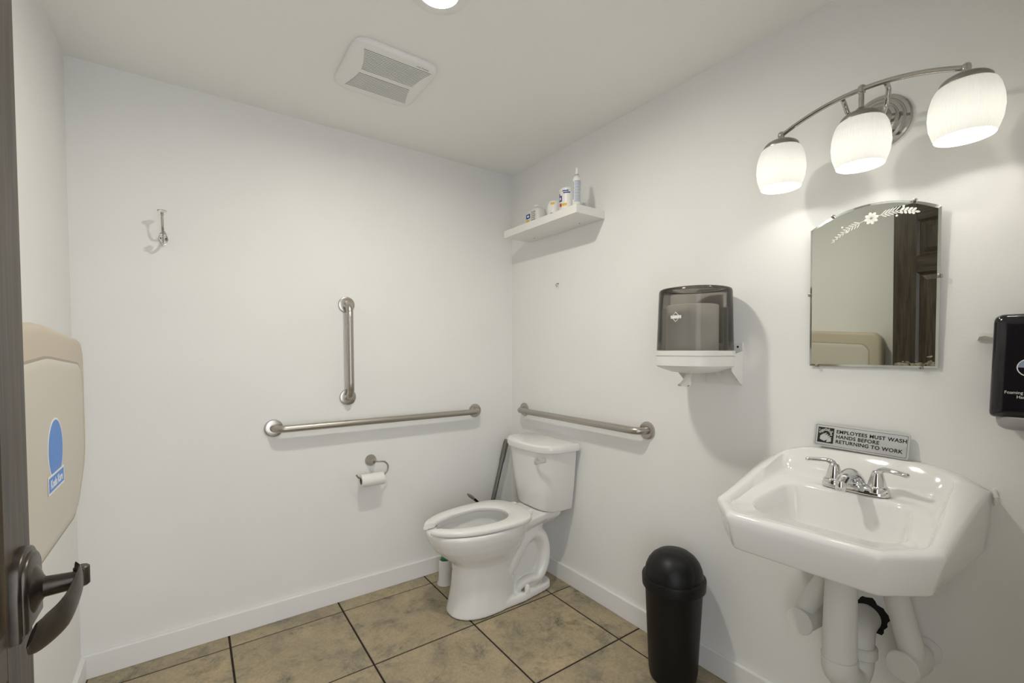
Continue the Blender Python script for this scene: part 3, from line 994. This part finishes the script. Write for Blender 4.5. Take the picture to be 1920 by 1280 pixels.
# ------------------------------------------------------------------ toilet paper
TPH = thing('paper_holder', 'satin nickel open ring toilet paper holder', 'paper holder', (-.893, 0, .689))
bm = lathe((-.893, -.0003, .689), (0, -1, 0), [(0, .029), (.005, .0285), (.018, .020), (.030, .012), (.040, .0095), (.052, .009), (.056, .006)], n=28)
obj('wall_mount', bm, M['nickel'], TPH)
yr = -.062
ringp = spline([(-.893, -.048, .689), (-.868, yr, .6895), (-.840, yr, .684), (-.824, yr, .664), (-.826, yr, .640), (-.843, yr, .622), (-.865, yr, .6165), (-.91, yr, .6165), (-.955, yr, .6165), (-.972, yr, .622), (-.984, yr, .638)], 6)
obj('ring_arm', tube(ringp, .0042, n=12), M['nickel'], TPH)
ROLL = thing('toilet_paper', 'thin white toilet paper roll hanging on the ring holder', 'toilet paper', (-.907, yr, .570))
rc = (-.962, yr, .603)
RO_, RI_ = .0315, .0175
bm = lathe(rc, (1, 0, 0), [(0, RI_), (0, RO_), (.112, RO_), (.112, RI_)], n=36, cap0=False, cap1=False)
obj('roll', bm, M['tpaper'], ROLL, angle=40)
M['card'] = mat('cardboard', (.20, .15, .10), .9)
obj('core', lathe(rc, (1, 0, 0), [(.0005, RI_), (.1115, RI_), (.1115, RI_ - .0012), (.0005, RI_ - .0012), (.0005, RI_)], n=28, cap0=False, cap1=False), M['card'], ROLL)

# ------------------------------------------------------------------ coat hook
HK = thing('coat_hook', 'polished double coat hook with clear knob on the left part of the wall', 'hook', (-1.722, 0, 1.70))
hp = [(-.011, .012), (-.008, .026), (0, .031), (.008, .026), (.011, .012), (.016, -.002), (.010, -.018), (0, -.033), (-.010, -.018), (-.016, -.002)]
bm = prism(rpoly(hp, .004, k=3, m=1), lambda p, d: (-1.7215 + p[0], -d, 1.708 + p[1]), .0003, .006, bev=.002)
obj('back_plate', bm, M['chrome'], HK)
up = spline([(-1.7215, -.006, 1.716), (-1.7215, -.030, 1.716), (-1.7218, -.056, 1.735), (-1.722, -.066, 1.765), (-1.722, -.068, 1.790)], 6)
obj('upper_prong', tube(up, [interp([(0, .0055), (.4, .0042), (1, .0038)], i / (len(up) - 1)) for i in range(len(up))], n=12), M['nickel'], HK)
obj('collar', lathe((-1.722, -.068, 1.787), (0, 0, 1), [(0, .004), (.001, .0055), (.003, .0055), (.004, .0035), (.006, .0035), (.007, .0060), (.009, .0060), (.010, .004)], n=18), M['nickel'], HK)
M['clear'] = mat('clear_acrylic', (.95, .95, .95), .03, trans=.95, ior=1.45)
obj('knob', lathe((-1.722, -.068, 1.797), (0, 0, 1), [(0, .004), (.002, .011), (.005, .0155), (.008, .015), (.011, .008)], n=24), M['clear'], HK)
obj('knob', lathe((-1.7215, -.066, 1.700), (0, -.5, .87), [(0, .004), (.002, .009), (.006, .012), (.010, .009), (.012, .004)], n=20), M['clear'], HK)
lo_ = spline([(-1.7215, -.006, 1.700), (-1.7215, -.024, 1.684), (-1.7215, -.046, 1.678), (-1.7215, -.060, 1.688), (-1.7215, -.065, 1.699)], 6)
obj('lower_prong', tube(lo_, [interp([(0, .0055), (.7, .0042), (1, .0055)], i / (len(lo_) - 1)) for i in range(len(lo_))], n=12), M['chrome'], HK)
for s in (-1, 1):
    obj('screw', lathe((-1.7215 + s * .008, -.0055, 1.7075), (0, -1, 0), [(0, .0035), (.0015, .003), (.002, .001)], n=12), M['bronze'], HK)

# ------------------------------------------------------------------ shelf
SHELF = thing('shelf', 'white floating shelf high on the wall by the corner', 'shelf', (0, -.49, 1.892))
obj('board', box(-.186, -.0005, -.789, -.190, 1.893, 1.932, bev=.0012, seg=1), M['shelf'], SHELF, smooth=False)
for y in (-.29, -.66):
    obj('screw_hole', lathe((-.045, y, 1.8932), (0, 0, -1), [(0, .0035), (.0006, .0035)], n=12), M['dark'], SHELF)

def decal(o, name, m, cx_, cy_, r, a0, a1, z0, z1, n=10, d=.0006):
    """a curved label patch hugging a cylinder; angles from -x turning towards -y"""
    def P(a, z, rr):
        return (cx_ - rr * math.cos(a), cy_ - rr * math.sin(a), z)
    A = [[P(a0 + (a1 - a0) * i / n, z, r + d) for i in range(n + 1)] for z in (z0, z1)]
    bm = loft([A[0], A[1]], False, False, closed=False)
    return obj(name, bm, m, o)
SZ = 1.9322
# tall spray bottle at the end
bx_, by_ = -.150, -.752
o = thing('spray_can', 'slim white bottle with blue print at the shelf end', 'bottle', (bx_, by_, SZ))
obj('body', lathe((bx_, by_, SZ), (0, 0, 1), [(0, .019), (.003, .021), (.120, .021), (.134, .0175), (.142, .0115), (.145, .0085), (.150, .0085)], n=28), M['bottle'], o)
obj('cap', lathe((bx_, by_, SZ + .150), (0, 0, 1), [(0, .0068), (.004, .0068), (.0045, .0085), (.008, .0085), (.0085, .0070), (.029, .0066), (.031, .005)], n=18), M['wplastic'], o)
obj('collar', lathe((bx_, by_, SZ + .146), (0, 0, 1), [(0, .0098), (.004, .0098)], n=18), M['greyp'], o)
for k in range(15):
    zz = SZ + .020 + k * .0066
    decal(o, 'print_line', M['ltblue'], bx_, by_, .021, .25 + .12 * ((k * 7) % 3) / 3, 1.75 - .1 * ((k * 5) % 4) / 4, zz, zz + .0036, 8)
decal(o, 'print_band', M['ltblue'], bx_, by_, .021, -.15, .10, SZ + .03, SZ + .115, 4)
# rounded tub
bx_, by_ = -.132, -.668
o = thing('wipes_tub', 'white tub with blue and yellow print beside the slim bottle', 'tub', (bx_, by_, SZ))
obj('body', lathe((bx_, by_, SZ), (0, 0, 1), [(0, .038), (.003, .041), (.090, .041), (.092, .039), (.093, .041), (.104, .041), (.110, .036), (.111, .030)], n=36), M['bottle'], o)
decal(o, 'blue_emblem', M['blue'], bx_, by_, .041, -.42, .12, SZ + .042, SZ + .070)
decal(o, 'white_ring', M['white'], bx_, by_, .0413, -.26, -.02, SZ + .050, SZ + .062, d=.0009)
decal(o, 'red_patch', M['red'], bx_, by_, .041, -.50, -.2, SZ + .070, SZ + .082)
decal(o, 'blue_line', M['blue'], bx_, by_, .041, .20, .95, SZ + .088, SZ + .094)
decal(o, 'blue_line', M['blue'], bx_, by_, .041, .30, 1.15, SZ + .079, SZ + .085)
decal(o, 'red_strip', M['red'], bx_, by_, .041, -.30, .05, SZ + .018, SZ + .034)
decal(o, 'yellow_strip', M['yellow'], bx_, by_, .041, .10, .75, SZ + .020, SZ + .032)
decal(o, 'black_mark', M['ink'], bx_, by_, .041, 1.45, 1.75, SZ + .034, SZ + .050)
# small tub behind
bx_, by_ = -.120, -.555
o = thing('small_tub', 'low white tub with a yellow star print in the shelf middle', 'tub', (bx_, by_, SZ))
obj('body', lathe((bx_, by_, SZ), (0, 0, 1), [(0, .036), (.003, .039), (.055, .039), (.075, .033), (.082, .024)], n=36), M['bottle'], o)
decal(o, 'yellow_print', M['yellow'], bx_, by_, .0365, .35, .85, SZ + .056, SZ + .068, d=.002)
decal(o, 'black_mark', M['ink'], bx_, by_, .039, .3, .7, SZ + .012, SZ + .016)
# jug near the corner
bx_, by_ = -.122, -.405
o = thing('cleaner_jug', 'cloudy white jug with blue label nearest the corner', 'jug', (bx_, by_, SZ))
bm = loft([[(bx_ + q[0], by_ + q[1], SZ + z) for q in ell((0, 0), a, b_, 36, 2.6)] for z, a, b_ in ((0, .040, .060), (.004, .043, .063), (.050, .043, .063), (.072, .038, .054), (.086, .024, .032), (.092, .016, .020))])
obj('body', bm, M['jug'], o)
obj('cap', lathe((bx_, by_, SZ + .090), (0, 0, 1), [(0, .016), (.010, .016), (.011, .013)], n=20), M['wplastic'], o)
def flat(o, name, m, x, y0, y1, z0, z1, d=.0008):
    obj(name, box(x - d, x, y0, y1, z0, z1), m, o, smooth=False)
flat(o, 'blue_label', M['blue'], bx_ - .0425, by_ - .002, by_ + .032, SZ + .026, SZ + .050)
flat(o, 'white_ring', M['white'], bx_ - .0434, by_ + .008, by_ + .022, SZ + .033, SZ + .043)
flat(o, 'yellow_strip', M['yellow'], bx_ - .0425, by_ + .006, by_ + .032, SZ + .008, SZ + .020)
for k in range(5):
    flat(o, 'print_line', M['greyprint'], bx_ - .0425, by_ - .046 + (k % 2) * .006, by_ - .010, SZ + .012 + k * .010, SZ + .016 + k * .010)

# little cup hook in the wall
CH = thing('cup_hook', 'tiny bare screw hook in the wall below the shelf', 'hook', (0, -.446, 1.618))
obj('wire', tube(spline([(0, -.446, 1.622), (-.008, -.446, 1.622), (-.016, -.446, 1.618), (-.017, -.446, 1.609), (-.011, -.446, 1.606), (-.007, -.446, 1.610)], 5), .0018, n=8), M['nickel'], CH)
obj('collar', lathe((-.0002, -.446, 1.622), (-1, 0, 0), [(0, .004), (.0015, .004), (.002, .002)], n=12), M['nickel'], CH)

# ------------------------------------------------------------------ paper towel dispenser
DY, DC = -1.366, -.128
PT = thing('towel_dispenser', 'smoked plastic paper towel dispenser on a white wall bracket', 'dispenser', (0, DY, 1.125))
def oval(r, z, cx_=DC, back=-.004, n=56, sq=2.25):
    pts = []
    for q in ell((cx_, DY), r, r * 1.02, n, sq):
        pts.append((min(q[0], back), q[1], z))
    return pts
# cover shell, open below
sh_ = []
for z, r in ((1.2545, .1270), (1.34, .1245), (1.42, .1225), (1.468, .1210), (1.476, .1185), (1.479, .113)):
    sh_.append(oval(r, z))
bm = loft(sh_, cap0=False)
obj('cover', bm, M['smoke'], PT, angle=50)
# tray
bm = loft([oval(.1300, 1.2535), oval(.1315, 1.2525), oval(.1315, 1.236), oval(.1270, 1.2355), oval(.1270, 1.2335), oval(.1300, 1.233), oval(.1300, 1.200), oval(.125, 1.1945), oval(.112, 1.189), oval(.075, 1.176), oval(.030, 1.171)])
obj('tray', bm, M['wplastic'], PT, angle=35)
# wall plate and gussets
bm = box(-.006, -.0003, DY - .116, DY + .116, 1.128, 1.283, bev=.001, seg=1)
obj('wall_plate', bm, M['wplastic'], PT, smooth=False)
for y, w in ((DY - .1145, .003), (DY - .038, .002), (DY + .028, .002), (DY + .1145, .003)):
    e = abs(y - DY) > .1
    pts = [(-.005, 1.131), (-.005, 1.252), (-.085 if e else -.07, 1.235), (-.075 if e else -.06, 1.180), (-.015, 1.132)]
    bm = prism(pts, lambda p, d, y=y: (p[0], y + d, p[1]), -w / 2, w / 2)
    obj('gusset', bm, M['wplastic'], PT, smooth=False)
for z in (1.268, 1.150):
    obj('screw', lathe((-.0058, DY - .098, z), (-1, 0, 0), [(0, .0045), (.001, .004), (.0012, .002)], n=14), M['bronze'], PT)
# printed emblem on the cover
def cov(a, z, d=.0010):
    r = .1250 + d
    return (DC - r * math.cos(a), DY - r * 1.02 * math.sin(a), z)
bm = None
def epatch(a0, a1, z0, z1, bm):
    return loft([[cov(a0 + (a1 - a0) * i / 6, z) for i in range(7)] for z in (z0, z1)], False, False, closed=False, bm=bm)
ec, ez = .06, 1.372
bm = epatch(ec - .16, ec + .16, ez - .0055, ez + .0055, bm)
obj('emblem_banner', bm, M['white'], PT)
bm = None
for i in range(4):
    a, b_ = [(-.12, 0, 0, .017), (0, .017, .12, 0), (.12, 0, 0, -.017), (0, -.017, -.12, 0)][i][:2], [(-.12, 0, 0, .017), (0, .017, .12, 0), (.12, 0, 0, -.017), (0, -.017, -.12, 0)][i][2:]
    bm = tube([cov(ec + a[0] + (b_[0] - a[0]) * t / 4, ez + a[1] + (b_[1] - a[1]) * t / 4) for t in range(5)], .0011, n=6, bm=bm)
obj('emblem_diamond', bm, M['white'], PT)
PR = thing('paper_towel', 'roll of white paper towel inside the smoked dispenser', 'paper towel', (DC + .004, DY, 1.254))
rx, rc2, rh = DC + .004, .092, .166
bm = lathe((rx, DY + .014, 1.2545), (0, 0, 1), [(0, .03), (0, rc2), (.004, rc2 + .001), (rh - .002, rc2), (rh, rc2 - .003), (rh + .001, .035), (rh - .02, .033)], n=64)
obj('roll', bm, M['paper'], PR, angle=40)
tail = None
rnd = random.Random(5)
rings = []
for k, (z, r) in enumerate(((1.180, .009), (1.168, .010), (1.158, .012), (1.145, .016), (1.132, .020), (1.125, .020))):
    rings.append([(DC - .010 - .004 * k + r * .55 * math.cos(t) * (1 + .35 * math.sin(3 * t + k)), DY + .004 + .004 * k + r * math.sin(t) * (1 + .35 * math.cos(4 * t + k * .7)), z + .004 * math.sin(3 * t) * (k == 5)) for t in [2 * PI * i / 22 for i in range(22)]])
obj('paper_tail', loft(rings, True, True), M['paper'], PR, angle=80)

# ------------------------------------------------------------------ soap dispenser at the frame edge
OY = -2.196
SD = thing('soap_dispenser', 'glossy black foam soap dispenser on the wall right of the mirror', 'soap dispenser', (0, OY, 1.06))
def sring(x, hw, z0, z1, top=.022, r=.020):
    c = [(-hw, z0), (hw, z0), (hw * .94, z1), (-hw * .94, z1)]
    return [(x, OY + p[0], p[1]) for p in rpoly(c, [.012, .012, r, r], k=6, m=6)]
bm = loft([sring(-.0003, .066, 1.092, 1.337), sring(-.070, .066, 1.094, 1.338), sring(-.092, .0655, 1.096, 1.337), sring(-.104, .062, 1.099, 1.334), sring(-.109, .054, 1.104, 1.326), sring(-.111, .035, 1.12, 1.30)])
obj('body', bm, M['gloss'], SD, angle=45)
bm = loft([[(-.004 - q[0] * sc - (.0 if k else 0), OY + q[1] * sc, z) for q in [(max(p[0], 0), p[1]) for p in ell((.045, 0), .068, .058, 40, 2.6)]] for k, (z, sc) in enumerate(((1.0995, .97), (1.097, 1.0), (1.084, .99), (1.074, .93), (1.068, .82)))])
obj('drip_tray', bm, M['greyp'], SD, angle=45)
def sdp(x, y, z):
    return (-.1112 - z, OY - x, y)
bm = loft([[sdp(.0205 * k * math.cos(t), 1.214 + .0205 * k * math.sin(t) * 1.0, .0006) for t in [2 * PI * i / 36 for i in range(36)]] for k in (1.0, .90)], False, False)
obj('logo_ring', bm, M['white'], SD, smooth=False)
up_ = [(.0180 * math.cos(t), .0180 * math.sin(t)) for t in [PI * i / 18 for i in range(19)]]
obj('logo_field', prism(up_, lambda p, d: sdp(p[0], 1.2142 + p[1], d), 0, .0005), M['ltblue'], SD, smooth=False)
for s, body in ((1.1535, 'Foaming Antibacterial'), (1.1435, 'Hand Soap')):
    obj('lettering', text_mesh(body, .0098, lambda x, y, z, s=s: sdp(x, s + y, z), align='CENTER', extrude=.0002, xscale=.9), M['white'], SD, smooth=False)
# torn paint and plaster beside it
WP = thing('wall_anchor', 'torn scrap of wall paint beside the soap dispenser', 'paint scrap', (-.004, -2.115, 1.287))
bm = loft([[(-.0005 - d_ * .016 * (1 - .15 * k), y - .010 * k, z + .003 * math.sin(k * 1.7)) for (y, z, d_) in ((-2.090, 1.281, .0), (-2.090, 1.290, .5), (-2.094, 1.296, .9), (-2.098, 1.287, 1.0), (-2.094, 1.279, .5))] for k in range(5)])
obj('scrap', bm, M['paper'], WP)

# ------------------------------------------------------------------ changing station
KY0, KY1, KZ0, KZ1, KX = -1.362, -.468, .800, 1.303, -W
KS = thing('changing_station', 'folded beige wall mounted baby changing station', 'changing station', (KX, (KY0 + KY1) / 2, KZ0))
kc = (KY0 + KY1) / 2
def kring(d, i, r, dz=0, low=0.):
    # straight sides, softly crowned top, tapered lower corners
    hw = (KY1 - KY0) / 2 - i
    zt, zb = KZ1 - i * .9, KZ0 + i * .9
    c = [(-hw * .70, zb), (hw * .70, zb), (hw, zb + .125), (hw, zt - .05), (hw * .93, zt - .015), (0, zt + .012), (-hw * .93, zt - .015), (-hw, zt - .05), (-hw, zb + .125)]
    return [(KX + d, kc + p[0], p[1]) for p in rpoly(c, [.10, .10, .12, .05, .05, .6, .05, .05, .12], k=6, m=5)]
bm = loft([kring(.0003, .012, 0), kring(.050, .006, 0), kring(.078, 0, 0), kring(.090, .004, 0), kring(.097, .013, 0), kring(.0985, .022, 0)])
obj('shell', bm, M['beige'], KS, angle=50)
def kring2(d, i):
    hw = (KY1 - KY0) / 2 - .070 - i
    zt, zb = KZ1 - .078 - i, KZ0 + .010 + i
    c = [(-hw * .68, zb), (hw * .68, zb), (hw, zb + .12), (hw, zt - .05), (hw * .93, zt - .012), (0, zt + .010), (-hw * .93, zt - .012), (-hw, zt - .05), (-hw, zb + .12)]
    return [(KX + d, kc + p[0], p[1]) for p in rpoly(c, [.10, .10, .12, .05, .05, .6, .05, .05, .12], k=6, m=5)]
obj('groove', loft([kring2(.0980, -.006), kring2(.0992, -.006)]), M['groove'], KS, smooth=False)
obj('bed_panel', loft([kring2(.0975, 0), kring2(.1000, 0), kring2(.1025, .006), kring2(.103, .02)]), M['beige2'], KS, angle=50)
# sticker: blue oval over a banner
KP = KX + .1031
sc_y, sc_z = -.880, 1.015
def stp(a, b_, d):       # a to the right as read from the room (towards +y when facing -x)
    return (KP + d, sc_y + a, sc_z + b_)
oval_ = [(.066 * math.cos(t), .010 + .068 * math.sin(t)) for t in [2 * PI * i / 40 for i in range(40)]]
stk = obj('sticker', prism([(p[0] * 1.07, .010 + (p[1] - .010) * 1.07) for p in oval_], lambda p, d: stp(p[0], p[1], d), 0, .0006), M['white'], KS, smooth=False)
obj('oval_field', prism(oval_, lambda p, d: stp(p[0], p[1], d), .0005, .0009), M['stkblue'], stk, smooth=False)
obj('banner_edge', prism([(-.078, -.082), (.070, -.082), (.070, -.040), (-.078, -.040)], lambda p, d: stp(p[0], p[1], d), .0005, .0011), M['white'], stk, smooth=False)
obj('banner', prism([(-.073, -.077), (.065, -.077), (.065, -.045), (-.073, -.045)], lambda p, d: stp(p[0], p[1], d), .001, .0014), M['stkblue'], stk, smooth=False)
obj('lettering', text_mesh('Koala Kare', .027, lambda x, y, z: stp(x - .004, -.070 + y, .0014 + z), align='CENTER', bold=.0006, extrude=.0003, xscale=.92), M['white'], stk, smooth=False)

# ------------------------------------------------------------------ swing-top bin
BX, BY = -.148, -1.302
BIN = thing('waste_bin', 'black round swing top waste bin on the floor beside the sink', 'waste bin', (BX, BY, 0))
bm = lathe((BX, BY, .0005), (0, 0, 1), [(0, .078), (.004, .086), (.030, .0905), (.20, .0985), (.375, .1070), (.380, .1085)], n=56)
obj('body', bm, M['black'], BIN, angle=30)
bm = lathe((BX, BY, .352), (0, 0, 1), [(0, .1105), (.003, .1165), (.036, .1180), (.041, .1165), (.043, .1115), (.044, .1085), (.046, .104)], n=56)
obj('rim', bm, M['black'], BIN, angle=30)
dome = [(.396, .1075), (.404, .1070), (.424, .1035), (.446, .0945), (.466, .0795), (.482, .058), (.491, .032), (.4935, .003)]
obj('lid', lathe((BX, BY, 0), (0, 0, 1), dome, n=56, cap0=False), M['black'], BIN, angle=60)
# swing flap: a round patch of a slightly larger dome facing the room, with a raised lip
fd = Vector((-.81, -.364, .45)).normalized()
a_, u_, v_ = frame(fd)
cen = Vector((BX, BY, .392))
def fp(al, th, r):
    q = (a_ * math.cos(al) + (u_ * math.cos(th) + v_ * math.sin(th)) * math.sin(al))
    z_ = Vector((q.x * r * 1.075, q.y * r * 1.075, q.z * r))
    return cen + z_
rr_ = .1030
rings = [[fp(al, 2 * PI * i / 40, rr_ * k) for i in range(40)] for al, k in ((.87, .975), (.87, 1.012), (.85, 1.024), (.60, 1.026), (.35, 1.026), (.05, 1.026))]
obj('swing_flap', loft(rings, False, True), M['black'], BIN, angle=50)

# ------------------------------------------------------------------ things behind the toilet
st0, st1 = Vector((-.300, -.085, .0)), Vector((-.067, -.040, .710))
PL = thing('cleaning_pole', 'grey metal pole leaning in the corner behind the toilet tank', 'pole', tuple(st0))
d = (st1 - st0)
obj('pole', tube([st0 + d * t for t in (.012, .3, .6, .82)], .0135, n=16), M['stick'], PL)
obj('grip', tube([st0 + d * t for t in (.80, .82, .84, .97, 1.0)], [.0135, .016, .017, .017, .012], n=16), M['stick'], PL)
obj('foot', lathe(st0 + d * .001, (0, 0, 1), [(0, .022), (.012, .022), (.03, .015)], n=16), M['black'], PL)

BRX, BRY = -.545, -.150
BC = thing('brush_caddy', 'white plastic toilet brush caddy on the floor behind the toilet', 'brush holder', (BRX, BRY, 0))
obj('cup', lathe((BRX, BRY, .0005), (0, 0, 1), [(0, .044), (.006, .043), (.016, .036), (.060, .033), (.125, .031), (.130, .029), (.126, .027), (.10, .026)], n=32), M['wplastic'], BC)
TB = thing('toilet_brush', 'green trimmed brush standing in the white caddy', 'brush', (BRX, BRY, .08))
obj('brush_head', lathe((BRX, BRY, .104), (0, 0, 1), [(0, .018), (.02, .024), (.036, .022), (.042, .010)], n=20), M['green'], TB)
bp_ = [Vector((BRX, BRY, .140)), Vector((BRX + .012, BRY + .004, .26))]
obj('brush_stem', tube(bp_, .006, n=10), M['wplastic'], TB)
# dark handle whose tip shows above the seat
hb0 = Vector((-.205, -.150, .0))
HT = thing('plunger', 'dark handled plunger with its tip showing behind the toilet seat', 'plunger', tuple(hb0))
hp_ = spline([hb0 + Vector((0, 0, .05)), (-.225, -.145, .20), (-.270, -.135, .330), (-.325, -.125, .392), (-.352, -.122, .418)], 6)
obj('shaft', tube(hp_, .007, n=10), M['black'], HT)
tp_ = [(-.348, -.1225, .414), (-.358, -.1215, .423), (-.372, -.1205, .435), (-.382, -.12, .443), (-.390, -.12, .449)]
obj('tip', tube(tp_, [.007, .0095, .0085, .007, .003], n=12), M['nickel'], HT)
obj('cup', lathe(hb0, (0, 0, 1), [(.0005, .044), (.01, .044), (.04, .034), (.058, .016), (.062, .010)], n=24), M['black'], HT)
